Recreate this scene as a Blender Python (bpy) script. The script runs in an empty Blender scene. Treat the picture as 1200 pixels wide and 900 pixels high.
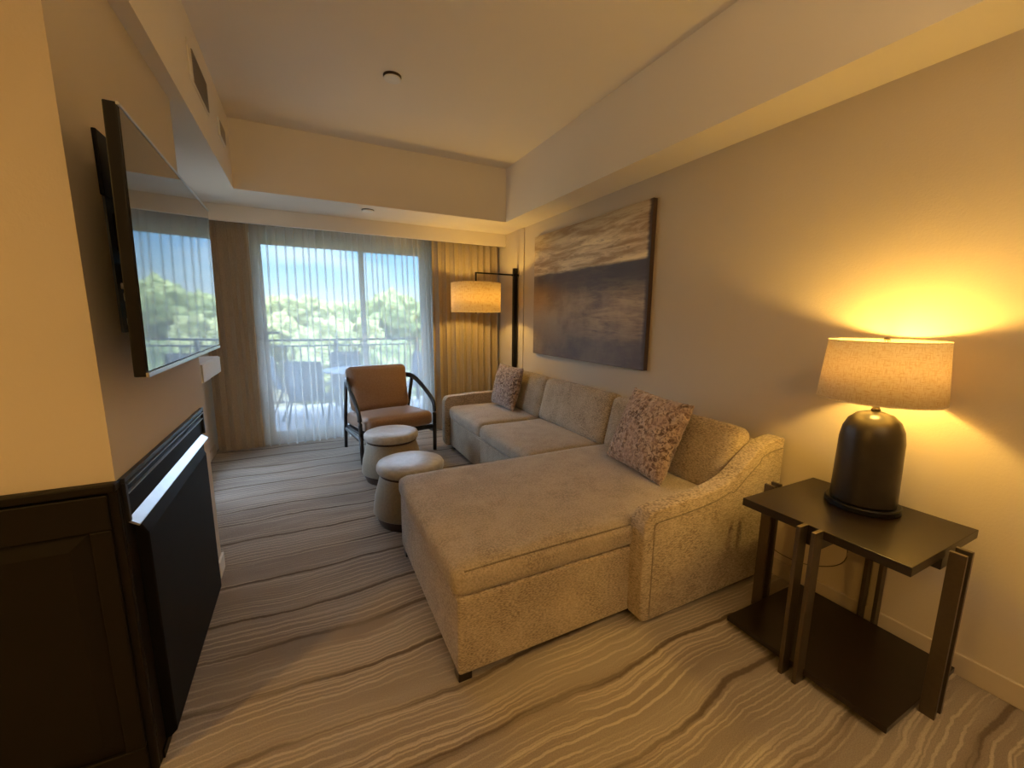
import bpy, bmesh, math, random
from mathutils import Vector, Matrix, noise
random.seed(7)
SC = bpy.context.scene
COL = SC.collection
PI = math.pi

# ------------------------------------------------------------------ camera
cam_d = bpy.data.cameras.new('camera'); cam = bpy.data.objects.new('camera', cam_d); COL.objects.link(cam)
pitch, yaw, roll = math.radians(9.245), math.radians(26.68), math.radians(0.514)
fw = Vector((math.sin(yaw)*math.cos(pitch), math.cos(yaw)*math.cos(pitch), -math.sin(pitch)))
r0 = Vector((math.cos(yaw), -math.sin(yaw), 0)); u0 = r0.cross(fw)
rr = r0*math.cos(roll)+u0*math.sin(roll); uu = -r0*math.sin(roll)+u0*math.cos(roll)
mw = Matrix((rr, uu, -fw)).transposed().to_4x4(); mw.translation = Vector((0, 0, 1.5))
cam.matrix_world = mw
cam_d.sensor_width = 36; cam_d.lens = 479.25*36/1200; cam_d.clip_start = .02; cam_d.clip_end = 2000
SC.camera = cam

# ------------------------------------------------------------------ colour management / sampling hints
SC.view_settings.view_transform = 'Standard'; SC.view_settings.look = 'None'
SC.view_settings.exposure = 1.55; SC.view_settings.gamma = 1.0; SC.view_settings.use_curve_mapping = False
SC.cycles.use_denoising = True; SC.cycles.use_adaptive_sampling = False
SC.cycles.max_bounces = 10; SC.cycles.diffuse_bounces = 5; SC.cycles.glossy_bounces = 4
SC.cycles.transparent_max_bounces = 24; SC.cycles.transmission_bounces = 6
SC.cycles.caustics_reflective = False; SC.cycles.caustics_refractive = False
SC.cycles.sample_clamp_indirect = 6

# ------------------------------------------------------------------ world
W = bpy.data.worlds.new('sky'); SC.world = W; W.use_nodes = True
nt = W.node_tree; nt.nodes.clear()
def wn(t, **k):
    n = nt.nodes.new(t)
    for a, b in k.items(): setattr(n, a, b)
    return n
tc = wn('ShaderNodeTexCoord'); sx = wn('ShaderNodeSeparateXYZ'); nt.links.new(tc.outputs['Generated'], sx.inputs[0])
cr = wn('ShaderNodeValToRGB'); nt.links.new(sx.outputs['Z'], cr.inputs[0])
e = cr.color_ramp.elements
e[0].position = 0.0; e[0].color = (.062, .068, .072, 1)
e[1].position = .8; e[1].color = (.26, .37, .60, 1)
q = cr.color_ramp.elements.new(.075); q.color = (.034, .054, .074, 1)
q = cr.color_ramp.elements.new(.155); q.color = (.016, .040, .078, 1)
q = cr.color_ramp.elements.new(.27); q.color = (.36, .46, .64, 1)
ns = wn('ShaderNodeTexNoise'); ns.inputs['Scale'].default_value = 3.2; ns.inputs['Detail'].default_value = 6
mp = wn('ShaderNodeMapping'); mp.inputs['Scale'].default_value = (1, 1, 3.5)
nt.links.new(tc.outputs['Generated'], mp.inputs[0]); nt.links.new(mp.outputs[0], ns.inputs['Vector'])
c2 = wn('ShaderNodeValToRGB'); nt.links.new(ns.outputs[0], c2.inputs[0])
c2.color_ramp.elements[0].position = .50; c2.color_ramp.elements[0].color = (0, 0, 0, 1)
c2.color_ramp.elements[1].position = .72; c2.color_ramp.elements[1].color = (.35, .35, .35, 1)
mx = wn('ShaderNodeMix', data_type='RGBA'); nt.links.new(c2.outputs[0], mx.inputs[0])
nt.links.new(cr.outputs[0], mx.inputs[6]); mx.inputs[7].default_value = (.10, .105, .11, 1)
bg = wn('ShaderNodeBackground'); bg.inputs[1].default_value = 9; nt.links.new(mx.outputs[2], bg.inputs[0])
wo = wn('ShaderNodeOutputWorld'); nt.links.new(bg.outputs[0], wo.inputs[0])

# ------------------------------------------------------------------ lights
def light(name, typ, loc, energy, color, size=.1, rot=(0, 0, 0), parent=None, **k):
    d = bpy.data.lights.new(name, typ); d.energy = energy; d.color = color
    if typ == 'AREA': d.shape = 'DISK'; d.size = size
    elif typ in ('POINT', 'SPOT'): d.shadow_soft_size = size
    elif typ == 'SUN': d.angle = size
    for a, b in k.items(): setattr(d, a, b)
    o = bpy.data.objects.new(name, d); COL.objects.link(o); o.location = loc; o.rotation_euler = rot
    if parent: o.parent = parent
    return o
# sun from beyond the balcony, very high
light('sun', 'SUN', (0, 20, 20), 1.8, (1, .90, .72), math.radians(.6), (math.radians(-16), math.radians(10), 0))
ENTRY_LIGHT = light('entry_downlight_lamp', 'AREA', (-2.25, .33, 2.50), 15, (1, .56, .11), .22)
REAR_LIGHT = light('added_rear_fill', 'AREA', (.9, -1.55, 3.02), 3, (1, .66, .28), .30)  # unseen fill added behind the camera, no known fixture there
UPLIGHT = light('added_uplight_fill', 'AREA', (.8, -1.3, 2.15), 25, (1, .76, .42), .35, (PI, 0, 0))  # unseen upward fill, added to lift the ceiling and bounce light
TABLE_W, FLOOR_W = 8.4, 7.0
LAMP_COL = (1, .62, .13)

# ------------------------------------------------------------------ materials
MATS = {}
class NT:
    def __init__(s, name):
        m = bpy.data.materials.new(name); m.use_nodes = True; s.m = m; s.t = m.node_tree
        s.b = s.t.nodes['Principled BSDF']; s.out = s.t.nodes['Material Output']; MATS[name] = m
    def n(s, typ, ins=None, **k):
        x = s.t.nodes.new(typ)
        for a, b in k.items(): setattr(x, a, b)
        if ins:
            for a, b in ins.items(): s.set(x.inputs[a], b)
        return x
    def set(s, sock, v):
        if isinstance(v, bpy.types.NodeSocket): s.t.links.new(v, sock)
        else: sock.default_value = v
    def math(s, op, a, b=None, c=None, clamp=False):
        x = s.n('ShaderNodeMath', operation=op, use_clamp=clamp); s.set(x.inputs[0], a)
        if b is not None: s.set(x.inputs[1], b)
        if c is not None: s.set(x.inputs[2], c)
        return x.outputs[0]
    def sm(s, v, a, b):
        x = s.n('ShaderNodeMapRange', interpolation_type='SMOOTHSTEP'); s.set(x.inputs[0], v)
        x.inputs[1].default_value = a; x.inputs[2].default_value = b; return x.outputs[0]
    def mix(s, f, a, b, blend='MIX'):
        x = s.n('ShaderNodeMix', data_type='RGBA', blend_type=blend); s.set(x.inputs[0], f); s.set(x.inputs[6], a); s.set(x.inputs[7], b); return x.outputs[2]
    def noise(s, vec, scale, detail=3, rough=.5, dist=0):
        x = s.n('ShaderNodeTexNoise'); s.set(x.inputs['Vector'], vec); x.inputs['Scale'].default_value = scale
        x.inputs['Detail'].default_value = detail; x.inputs['Roughness'].default_value = rough; x.inputs['Distortion'].default_value = dist
        return x.outputs[0]
    def pos(s, scale=(1, 1, 1)):
        t = s.n('ShaderNodeTexCoord'); m = s.n('ShaderNodeMapping'); m.inputs['Scale'].default_value = scale
        s.t.links.new(t.outputs['Object'], m.inputs[0]); return m.outputs[0]
    def bump(s, h, strength=.2, dist=.01):
        x = s.n('ShaderNodeBump'); x.inputs['Strength'].default_value = strength; x.inputs['Distance'].default_value = dist
        s.set(x.inputs['Height'], h); s.t.links.new(x.outputs[0], s.b.inputs['Normal'])
    def base(s, col, rough=.6, metal=0, spec=.5):
        s.set(s.b.inputs['Base Color'], col); s.set(s.b.inputs['Roughness'], rough)
        s.b.inputs['Metallic'].default_value = metal; s.b.inputs['Specular IOR Level'].default_value = spec
def c4(*a): return (a[0], a[1], a[2], 1)

def plain(name, col, rough=.5, metal=0, spec=.5, nscale=40, namp=.08, bump=0):
    t = NT(name); v = t.noise(t.pos(), nscale, 3)
    dark = c4(*[x*(1-namp) for x in col]); lite = c4(*[min(1, x*(1+namp)) for x in col])
    t.base(t.mix(v, dark, lite), rough, metal, spec)
    if bump: t.bump(v, bump, .003)
    return t.m
def wallmat(name, col, bump=.25):
    t = NT(name); p = t.pos(); v = t.noise(p, 90, 4, .6); w = t.noise(p, 1.5, 2)
    t.base(t.mix(w, c4(*[x*.97 for x in col]), c4(*[x*1.03 for x in col])), .75, 0, .25)
    t.bump(v, bump, .004); return t.m
M_wall = wallmat('wall_paint', (.56, .48, .375))
M_ceil = wallmat('ceiling_paint', (.76, .69, .59), .15)
M_base = wallmat('baseboard_paint', (.50, .42, .32), .05)
M_white = plain('white_paint', (.72, .70, .66), .5)
M_grille = plain('grille_paint', (.30, .25, .19), .5)

def carpet():
    t = NT('carpet_wave'); tcn = t.n('ShaderNodeTexCoord'); s = t.n('ShaderNodeSeparateXYZ'); t.t.links.new(tcn.outputs['Object'], s.inputs[0])
    X, Y = s.outputs[0], s.outputs[1]
    def vec(a, b): 
        c = t.n('ShaderNodeCombineXYZ'); t.set(c.inputs[0], a); t.set(c.inputs[1], b); return c.outputs[0]
    w1 = t.noise(vec(t.math('MULTIPLY', X, 1.0), t.math('MULTIPLY', Y, .8)), 1.0, 1)
    w2 = t.noise(vec(t.math('MULTIPLY', X, 3.6), t.math('MULTIPLY', Y, 3.0)), 1.0, 1)
    w3 = t.noise(vec(t.math('MULTIPLY', X, 14.), t.math('MULTIPLY', Y, 9.)), 1.0, 1)
    yw = t.math('ADD', Y, t.math('MULTIPLY', w1, .22)); yw = t.math('ADD', yw, t.math('MULTIPLY', w2, .045)); yw = t.math('ADD', yw, t.math('MULTIPLY', w3, .014))
    w4 = t.noise(vec(t.math('MULTIPLY', X, 38.), t.math('MULTIPLY', Y, 22.)), 1.0, 2); yw = t.math('ADD', yw, t.math('MULTIPLY', w4, .008))
    # light lines
    ph = t.math('ADD', t.math('MULTIPLY', yw, 2*PI/.038), t.math('MULTIPLY', t.noise(vec(t.math('MULTIPLY', X, .9), t.math('MULTIPLY', yw, 5.)), 1., 2), 7.0))
    l1 = t.sm(t.math('SINE', ph), .45, .95)
    ph2 = t.math('ADD', t.math('MULTIPLY', yw, 2*PI/.021), t.math('MULTIPLY', t.noise(vec(t.math('MULTIPLY', X, 1.3), t.math('MULTIPLY', yw, 8.)), 1., 2), 8.0))
    l2 = t.sm(t.math('SINE', ph2), .3, .9)
    msk = t.sm(t.noise(vec(t.math('MULTIPLY', X, .9), t.math('MULTIPLY', yw, 7.)), 1.0, 2), .40, .56)
    msk2 = t.sm(t.noise(vec(t.math('ADD', t.math('MULTIPLY', X, 1.4), 7.3), t.math('MULTIPLY', yw, 9.)), 1.0, 2), .44, .58)
    lines = t.math('MAXIMUM', t.math('MULTIPLY', l1, msk), t.math('MULTIPLY', t.math('MULTIPLY', l2, msk2), .75))
    # dark lines
    ph3 = t.math('ADD', t.math('MULTIPLY', yw, 2*PI/.27), t.math('MULTIPLY', t.noise(vec(t.math('MULTIPLY', X, .35), t.math('MULTIPLY', yw, 1.6)), 1., 1), 5.5))
    s3 = t.math('SINE', ph3); dark = t.math('MULTIPLY', t.sm(s3, .95, .995), t.sm(t.noise(vec(t.math('MULTIPLY', X, .8), t.math('MULTIPLY', Y, 3.)), 1., 1), .30, .52))
    halo = t.math('MULTIPLY', t.sm(s3, .75, 1.0), .30)
    fine = t.noise(tcn.outputs['Object'], 260, 3, .75)
    patch = t.sm(t.noise(vec(t.math('MULTIPLY', X, .7), t.math('MULTIPLY', yw, 4.)), 1, 2), .35, .65)
    base = t.mix(patch, c4(.245, .202, .162), c4(.305, .258, .212))
    base = t.mix(halo, base, c4(.20, .15, .10))
    base = t.mix(t.math('MULTIPLY', lines, .72), base, c4(.50, .42, .33))
    base = t.mix(t.math('MULTIPLY', dark, .75), base, c4(.075, .05, .032))
    base = t.mix(.5, base, t.mix(t.sm(fine, .25, .75), c4(.35, .33, .31), c4(1.1, 1.1, 1.1)), 'MULTIPLY')
    base = t.mix(1.0, base, c4(1.16, 1.16, 1.18), 'MULTIPLY')
    t.base(base, .95, 0, .1)
    h = t.math('ADD', t.math('MULTIPLY', fine, .6), t.math('MULTIPLY', lines, .5)); h = t.math('SUBTRACT', h, t.math('MULTIPLY', dark, .8))
    t.bump(h, .5, .006); return t.m
M_carpet = carpet()

def fabric(name, a, b, sc=(1, 1, 1), blot=.5, bump=.35, rough=.95, fs=220):
    t = NT(name); p = t.pos(sc); f = t.noise(p, fs, 3, .6); g = t.noise(t.pos(), 7, 4, .6)
    f2 = t.sm(f, .35, .65); g2 = t.sm(g, .3, .7)
    c = t.mix(f2, c4(*a), c4(*b)); c = t.mix(t.math('MULTIPLY', g2, blot), c, c4(*[min(1, x*1.25) for x in b]))
    t.base(c, rough, 0, .15); t.b.inputs['Sheen Weight'].default_value = .25; t.b.inputs['Sheen Roughness'].default_value = .5
    t.bump(f, bump, .004); return t.m
M_sofa = fabric('sofa_chenille', (.165, .122, .08), (.45, .36, .26), (.5, .5, 1.7), .30, .6, .9, 150)
M_sofatop = fabric('sofa_chenille_seat', (.215, .168, .122), (.38, .31, .235), (1, 1, 1), .40, .3, .85, 120)
M_seam = fabric('sofa_seam', (.12, .09, .06), (.24, .19, .13), (1, 1, 1), .2, .3, .9, 150)
M_leather_tan = fabric('tan_leather', (.24, .14, .085), (.27, .165, .105), (1, 1, 1), .10, .08, .5, 60)
M_ott = fabric('ottoman_vinyl', (.21, .172, .118), (.245, .20, .14), (1, 1, 1), .2, .1, .45, 60)
M_ottseat = fabric('ottoman_seat_hide', (.30, .27, .23), (.38, .35, .31), (1, 1, 1), .5, .15, .33, 25)
M_band = plain('ottoman_dark_wood', (.045, .022, .014), .35)
M_drape = fabric('drape_cloth', (.36, .285, .205), (.43, .345, .255), (1, 1, .3), .1, .2, .9, 250)
M_blackmetal = plain('black_metal', (.012, .011, .011), .4, .6)
M_espresso = plain('espresso_wood', (.014, .0085, .0055), .30, 0, .5, 15, .25)
M_bronze = plain('brushed_bronze', (.11, .082, .055), .42, .7, .5, 60, .15)
M_lampbody = plain('dark_glazed_ceramic', (.034, .026, .018), .34, .35, .6, 25, .3)
M_chairwood = plain('dark_chair_wood', (.012, .009, .007), .35, 0, .5, 30, .25)
M_cabwood = plain('black_brown_cabinet_wood', (.006, .004, .0028), .5, 0, .25, 20, .25)
M_steel = plain('satin_steel', (.55, .56, .58), .32, .9)
M_fpblack = plain('black_enamel', (.0025, .002, .002), .55, 0, .15)
M_fpgrey = plain('dark_grey_metal', (.02, .02, .022), .35, .5)
M_tvframe = plain('tv_bezel_brown', (.005, .0035, .003), .5, 0, .25)
M_mount = plain('mount_grey_metal', (.05, .055, .065), .45, .3)
M_plastic = plain('grey_plastic', (.45, .45, .45), .4)
M_outmetal = plain('balcony_bronze_metal', (.05, .055, .06), .5, .2)
M_sling = plain('grey_sling_mesh', (.09, .11, .14), .8)
M_stone = plain('balcony_concrete', (.22, .22, .23), .9, 0, .2, 12, .2)
M_frame = plain('door_frame_paint', (.62, .66, .66), .5)
M_ground = plain('desert_ground', (.15, .13, .08), .95, 0, .1, .3, .4)
M_mount_rock = plain('mountain_haze_rock', (.30, .30, .33), .95, 0, .1, .02, .15)
M_trunk = plain('tree_bark', (.14, .10, .07), .9, 0, .2, 12, .3)
def leaf(name, a, b):
    t = NT(name); v = t.sm(t.noise(t.pos(), 7, 6, .75), .38, .62); t.base(t.mix(v, c4(*a), c4(*b)), .8, 0, .2)
    t.bump(t.noise(t.pos(), 6, 4, .7), .8, .2); return t.m
M_leaf = [leaf('foliage_olive', (.10, .115, .033), (.29, .285, .10)), leaf('foliage_green', (.07, .09, .027), (.22, .24, .075)), leaf('foliage_yellow', (.15, .145, .045), (.36, .335, .12))]

def screen():
    t = NT('tv_glass'); t.base(c4(.006, .006, .007), .04, 0, .9); t.b.inputs['Coat Weight'].default_value = .6; t.b.inputs['Coat Roughness'].default_value = .02; return t.m
M_screen = screen()
def glass():
    t = NT('window_glass'); tr = t.n('ShaderNodeBsdfTransparent'); tr.inputs[0].default_value = (.93, .96, .95, 1)
    gl = t.n('ShaderNodeBsdfGlossy'); gl.inputs['Roughness'].default_value = .01
    f = t.n('ShaderNodeFresnel'); gm = t.n('ShaderNodeNewGeometry')
    t.set(f.inputs[0], t.math('ADD', 1.3, t.math('MULTIPLY', gm.outputs['Backfacing'], 1/1.3-1.3)))
    m = t.n('ShaderNodeMixShader'); t.set(m.inputs[0], f.outputs[0]); t.set(m.inputs[1], tr.outputs[0]); t.set(m.inputs[2], gl.outputs[0])
    t.t.links.new(m.outputs[0], t.out.inputs[0]); return t.m
M_glass = glass()
def sheer():
    t = NT('sheer_voile'); tr = t.n('ShaderNodeBsdfTransparent'); tr.inputs[0].default_value = (1, 1, 1, 1)
    d = t.n('ShaderNodeBsdfDiffuse'); d.inputs[0].default_value = (.88, .88, .84, 1)
    l = t.n('ShaderNodeBsdfTranslucent'); l.inputs[0].default_value = (.88, .90, .88, 1)
    a = t.n('ShaderNodeMixShader'); a.inputs[0].default_value = .5; t.set(a.inputs[1], d.outputs[0]); t.set(a.inputs[2], l.outputs[0])
    v = t.noise(t.pos((1, 1, 1)), 260, 1); f = t.math('ADD', t.math('MULTIPLY', v, .16), .28)
    m = t.n('ShaderNodeMixShader'); t.set(m.inputs[0], f); t.set(m.inputs[1], tr.outputs[0]); t.set(m.inputs[2], a.outputs[0])
    t.t.links.new(m.outputs[0], t.out.inputs[0]); return t.m
M_sheer = sheer()
def shade(name, col=(.82, .72, .52), mixf=.18):
    t = NT(name); p = t.pos()
    # woven slubs: two crossed stretched noises
    tcn = t.n('ShaderNodeTexCoord'); s = t.n('ShaderNodeSeparateXYZ'); t.t.links.new(tcn.outputs['Object'], s.inputs[0])
    ang = t.math('ARCTAN2', s.outputs[1], s.outputs[0])
    def v(a, b):
        c = t.n('ShaderNodeCombineXYZ'); t.set(c.inputs[0], t.math('MULTIPLY', ang, a)); t.set(c.inputs[1], t.math('MULTIPLY', s.outputs[2], b)); return c.outputs[0]
    n1 = t.noise(v(9, 220), 1, 2); n2 = t.noise(v(60, 34), 1, 2); f = t.sm(t.math('MAXIMUM', n1, n2), .48, .70)
    cc = t.mix(f, c4(*[x for x in col]), c4(col[0]*.84, col[1]*.74, col[2]*.56))
    d = t.n('ShaderNodeBsdfDiffuse'); t.set(d.inputs[0], cc); l = t.n('ShaderNodeBsdfTranslucent'); t.set(l.inputs[0], cc)
    m = t.n('ShaderNodeMixShader'); m.inputs[0].default_value = mixf; t.set(m.inputs[1], d.outputs[0]); t.set(m.inputs[2], l.outputs[0])
    t.t.links.new(m.outputs[0], t.out.inputs[0]); return t.m
M_shade = shade('linen_lampshade'); M_shade2 = shade('linen_lampshade_large', mixf=.42)
def fur():
    t = NT('shaggy_pillow_pile'); p = t.pos(); f = t.noise(p, 48, 4, .62, .8); g = t.noise(p, 9, 3, .6)
    c = t.mix(t.sm(f, .38, .62), c4(.10, .055, .038), c4(.50, .375, .30)); c = t.mix(t.math('MULTIPLY', t.sm(g, .42, .62), .5), c, c4(.40, .27, .225))
    t.base(c, .85, 0, .2); t.b.inputs['Sheen Weight'].default_value = .4; t.bump(f, .9, .012); return t.m
M_fur = fur()
def painting():
    t = NT('abstract_painting'); tcn = t.n('ShaderNodeTexCoord'); s = t.n('ShaderNodeSeparateXYZ'); t.t.links.new(tcn.outputs['Object'], s.inputs[0])
    Y, Z = s.outputs[1], s.outputs[2]                      # local: y -.89..+.89 (near to far), z 0..1.3
    u = t.math('DIVIDE', t.math('ADD', Y, .89), 1.78); v = t.math('DIVIDE', Z, 1.30)
    st = t.n('ShaderNodeMapping'); st.inputs['Scale'].default_value = (1, 1.2, 9); t.t.links.new(tcn.outputs['Object'], st.inputs[0])
    a = t.noise(st.outputs[0], 1.6, 6, .65, .4); b = t.noise(tcn.outputs['Object'], 1.7, 4, .6); c = t.noise(st.outputs[0], 5, 8, .75)
    vv = t.math('ADD', v, t.math('MULTIPLY', t.math('SUBTRACT', t.noise(st.outputs[0], .9, 5, .6), .5), .07))
    top = t.mix(t.sm(a, .35, .68), c4(.42, .27, .14), c4(.95, .80, .52)); top = t.mix(t.math('MULTIPLY', t.sm(c, .56, .68), .7), top, c4(.16, .08, .04))
    top = t.mix(t.math('MULTIPLY', t.sm(vv, .84, 1.0), .55), top, c4(.14, .078, .04))
    low = t.mix(t.sm(b, .38, .62), c4(.17, .11, .08), c4(.45, .33, .21)); low = t.mix(t.math('MULTIPLY', t.sm(c, .52, .70), .5), low, c4(.50, .40, .25))
    low = t.mix(t.math('MULTIPLY', t.math('SUBTRACT', 1.0, t.sm(vv, .02, .40)), .7), low, c4(.075, .058, .062))
    gold = t.math('MULTIPLY', t.sm(t.math('SUBTRACT', 1.0, u), .30, .75), t.math('MULTIPLY', t.sm(a, .40, .62), t.sm(vv, .10, .30)))
    low = t.mix(t.math('MULTIPLY', gold, .75), low, c4(.60, .44, .24))
    low = t.mix(t.math('MULTIPLY', t.sm(t.noise(st.outputs[0], 14, 6, .8), .57, .70), .5), low, c4(.09, .055, .04))
    # dark violet-grey band under the horizon
    band = t.math('MULTIPLY', t.sm(vv, .42, .60), t.math('SUBTRACT', 1.0, t.sm(vv, .665, .685)))
    band = t.math('MULTIPLY', band, t.math('ADD', .6, t.math('MULTIPLY', t.math('SUBTRACT', 1.0, u), .35)))
    low = t.mix(t.math('MULTIPLY', band, 1.0), low, c4(.060, .046, .056))
    glow = t.math('MULTIPLY', t.sm(u, .55, .95), t.math('MULTIPLY', t.sm(vv, .30, .45), t.math('SUBTRACT', 1.0, t.sm(vv, .52, .64))))
    low = t.mix(t.math('MULTIPLY', glow, .55), low, c4(.45, .24, .085))
    col = t.mix(t.sm(vv, .660, .685), low, top)
    edge = t.math('SUBTRACT', 1.0, t.sm(t.math('ADD', u, t.math('MULTIPLY', a, .03)), .022, .045)); col = t.mix(edge, col, c4(.06, .035, .03))
    t.base(col, .42, 0, .45); t.bump(t.math('ADD', c, a), .35, .01); return t.m
M_paint = painting()

# ------------------------------------------------------------------ geometry helpers
def obj(name, bm, m, parent=None, smooth=False, bevel=0, bseg=2, sub=0, solid=0, loc=None):
    me = bpy.data.meshes.new(name); bmesh.ops.recalc_face_normals(bm, faces=bm.faces); bm.to_mesh(me); bm.free()
    me.materials.append(m); o = bpy.data.objects.new(name, me); COL.objects.link(o)
    if parent: o.parent = parent
    if loc: o.location = loc
    if smooth:
        for p in me.polygons: p.use_smooth = True
    if solid:
        s = o.modifiers.new('solid', 'SOLIDIFY'); s.thickness = solid; s.offset = 0
    if bevel:
        b = o.modifiers.new('bevel', 'BEVEL'); b.width = bevel; b.segments = bseg; b.limit_method = 'ANGLE'; b.angle_limit = math.radians(35)
        b.harden_normals = False
    if sub:
        s = o.modifiers.new('sub', 'SUBSURF'); s.levels = sub; s.render_levels = sub
    return o
def thing(name, label, cat, loc=(0, 0, 0), rz=0, group=None):
    o = bpy.data.objects.new(name, None); COL.objects.link(o); o.location = loc; o.rotation_euler = (0, 0, rz); o.empty_display_size = .1
    o['label'] = label; o['category'] = cat
    if group: o['group'] = group
    return o
def tag(o, label, cat, group=None, kind=None):
    o['label'] = label; o['category'] = cat
    if group: o['group'] = group
    if kind: o['kind'] = kind
    return o
def struct(name, bm, m, parent=None, **k):
    o = obj(name, bm, m, parent, **k)
    if parent is None: o['kind'] = 'structure'
    return o
def NB(): return bmesh.new()
def box(bm, x0, x1, y0, y1, z0, z1, mat=None):
    vs = [bm.verts.new((x, y, z)) for x in (x0, x1) for y in (y0, y1) for z in (z0, z1)]
    if mat is not None:
        for v in vs: v.co = mat @ v.co
    for f in ((0, 1, 3, 2), (4, 6, 7, 5), (0, 4, 5, 1), (2, 3, 7, 6), (0, 2, 6, 4), (1, 5, 7, 3)): bm.faces.new([vs[i] for i in f])
    return bm
def B(*a, **k): return box(NB(), *a, **k)
def prism(bm, pts, axis, a, b):
    """extrude a 2-D outline along axis (0 x,1 y,2 z) from a to b"""
    def P(p, c):
        return {0: (c, p[0], p[1]), 1: (p[0], c, p[1]), 2: (p[0], p[1], c)}[axis]
    A = [bm.verts.new(P(p, a)) for p in pts]; C = [bm.verts.new(P(p, b)) for p in pts]; n = len(pts)
    bm.faces.new(A); bm.faces.new(C[::-1])
    for i in range(n): bm.faces.new((A[i], A[(i+1) % n], C[(i+1) % n], C[i]))
    return bm
def lathe(bm, prof, n=48, c=(0, 0)):
    rings = []
    for r, z in prof:
        if r < 1e-6: rings.append([bm.verts.new((c[0], c[1], z))])
        else: rings.append([bm.verts.new((c[0]+r*math.cos(2*PI*i/n), c[1]+r*math.sin(2*PI*i/n), z)) for i in range(n)])
    for A, C in zip(rings, rings[1:]):
        for i in range(n):
            j = (i+1) % n
            if len(A) == 1 and len(C) == 1: continue
            if len(A) == 1: bm.faces.new((A[0], C[i], C[j]))
            elif len(C) == 1: bm.faces.new((A[i], A[j], C[0]))
            else: bm.faces.new((A[i], A[j], C[j], C[i]))
    return bm
def tube(bm, pts, r, n=10, closed=False, flat=None):
    """sweep a circle (or flat=(w,h) ellipse) along points"""
    pts = [Vector(p) for p in pts]; rings = []; up = Vector((0, 0, 1))
    for i, p in enumerate(pts):
        d = (pts[min(i+1, len(pts)-1)]-pts[max(i-1, 0)]).normalized()
        s = d.cross(up)
        if s.length < .05: s = d.cross(Vector((0, 1, 0)))
        s.normalize(); u = s.cross(d).normalized(); ri = r[i] if isinstance(r, (list, tuple)) else r
        a, b = (flat if flat else (ri, ri))
        rings.append([bm.verts.new(p+s*a*math.cos(2*PI*k/n)+u*b*math.sin(2*PI*k/n)) for k in range(n)])
    for A, C in zip(rings, rings[1:]):
        for k in range(n): bm.faces.new((A[k], A[(k+1) % n], C[(k+1) % n], C[k]))
    bm.faces.new(rings[0][::-1]); bm.faces.new(rings[-1]); return bm
def bez(ctrl, n=8):
    """Catmull-Rom through the control points"""
    P = [Vector(c) for c in ctrl]; P = [P[0]*2-P[1]]+P+[P[-1]*2-P[-2]]; out = []
    for i in range(1, len(P)-2):
        for k in range(n):
            t = k/n; a, b, c, d = P[i-1], P[i], P[i+1], P[i+2]
            out.append(.5*((2*b)+(c-a)*t+(2*a-5*b+4*c-d)*t*t+(3*b-a-3*c+d)*t**3))
    out.append(P[-2]); return out
def cushion(sx, sy, sz, r, puff=(0, 0, 0), n=14, pinch=0, lump=0, seed=0):
    """rounded box sx*sy*sz centred at the origin; faces bulge by puff; pinch pulls the corners out"""
    bm = NB(); bmesh.ops.create_cube(bm, size=2); bmesh.ops.subdivide_edges(bm, edges=bm.edges[:], cuts=n, use_grid_fill=True)
    H = Vector((sx/2, sy/2, sz/2)); I = Vector((max(H.x-r, 0), max(H.y-r, 0), max(H.z-r, 0)))
    for v in bm.verts:
        u = v.co.copy()
        # concentrate loops near the edges
        g = Vector([math.copysign(1-(1-abs(c))**1.35, c) if abs(c) < 1 else c for c in u])
        p = Vector((g.x*H.x, g.y*H.y, g.z*H.z)); q = Vector([max(-I[i], min(I[i], p[i])) for i in range(3)])
        d = p-q
        if d.length > 1e-9: p = q+d.normalized()*min(r, d.length if max(abs(u.x), abs(u.y), abs(u.z)) < .999 else r)
        w = Vector((1-g.x**2, 1-g.y**2, 1-g.z**2))
        p.x += math.copysign(puff[0]*w.y*w.z, p.x)*abs(g.x); p.y += math.copysign(puff[1]*w.x*w.z, p.y)*abs(g.y); p.z += math.copysign(puff[2]*w.x*w.y, p.z)*abs(g.z)
        if lump: p += noise.noise_vector(Vector((p.x*4+seed, p.y*4, p.z*4)))*lump
        v.co = p
    return bm
def xform(bm, M): bmesh.ops.transform(bm, matrix=M, verts=bm.verts); return bm
def TR(x, y, z, rx=0, ry=0, rz=0): return Matrix.Translation((x, y, z)) @ Matrix.Rotation(rz, 4, 'Z') @ Matrix.Rotation(ry, 4, 'Y') @ Matrix.Rotation(rx, 4, 'X')
def copy_tree(o, parent=None):
    c = o.copy(); COL.objects.link(c); c.parent = parent
    for ch in [x for x in list(COL.objects) if x.parent == o]: copy_tree(ch, c)
    return c

# ------------------------------------------------------------------ dimensions
XW = 2.421; XF = -.535; YF = 1.56; YE = 2.78; XL = -.97; ZS = 2.56; ZC = 3.12; YV = 5.01; YB = 5.50
X0 = -3.4; Y0 = -2.4

# ------------------------------------------------------------------ room shell
struct('floor', B(X0-.1, XW+.1, Y0-.1, 5.66, -.15, 0), M_carpet)
struct('wall_right', B(XW, XW+.12, Y0, 5.66, 0, ZC+.1), M_wall)
struct('ceiling', B(-.9, XW+.1, Y0, 4.9, ZC, ZC+.12), M_ceil)
struct('wall_rear', B(X0, XW, Y0-.12, Y0, 0, ZC+.1), M_wall)
struct('wall_entry', B(X0-.12, X0, Y0, YF+.1, 0, ZS+.1), M_wall)
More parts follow.
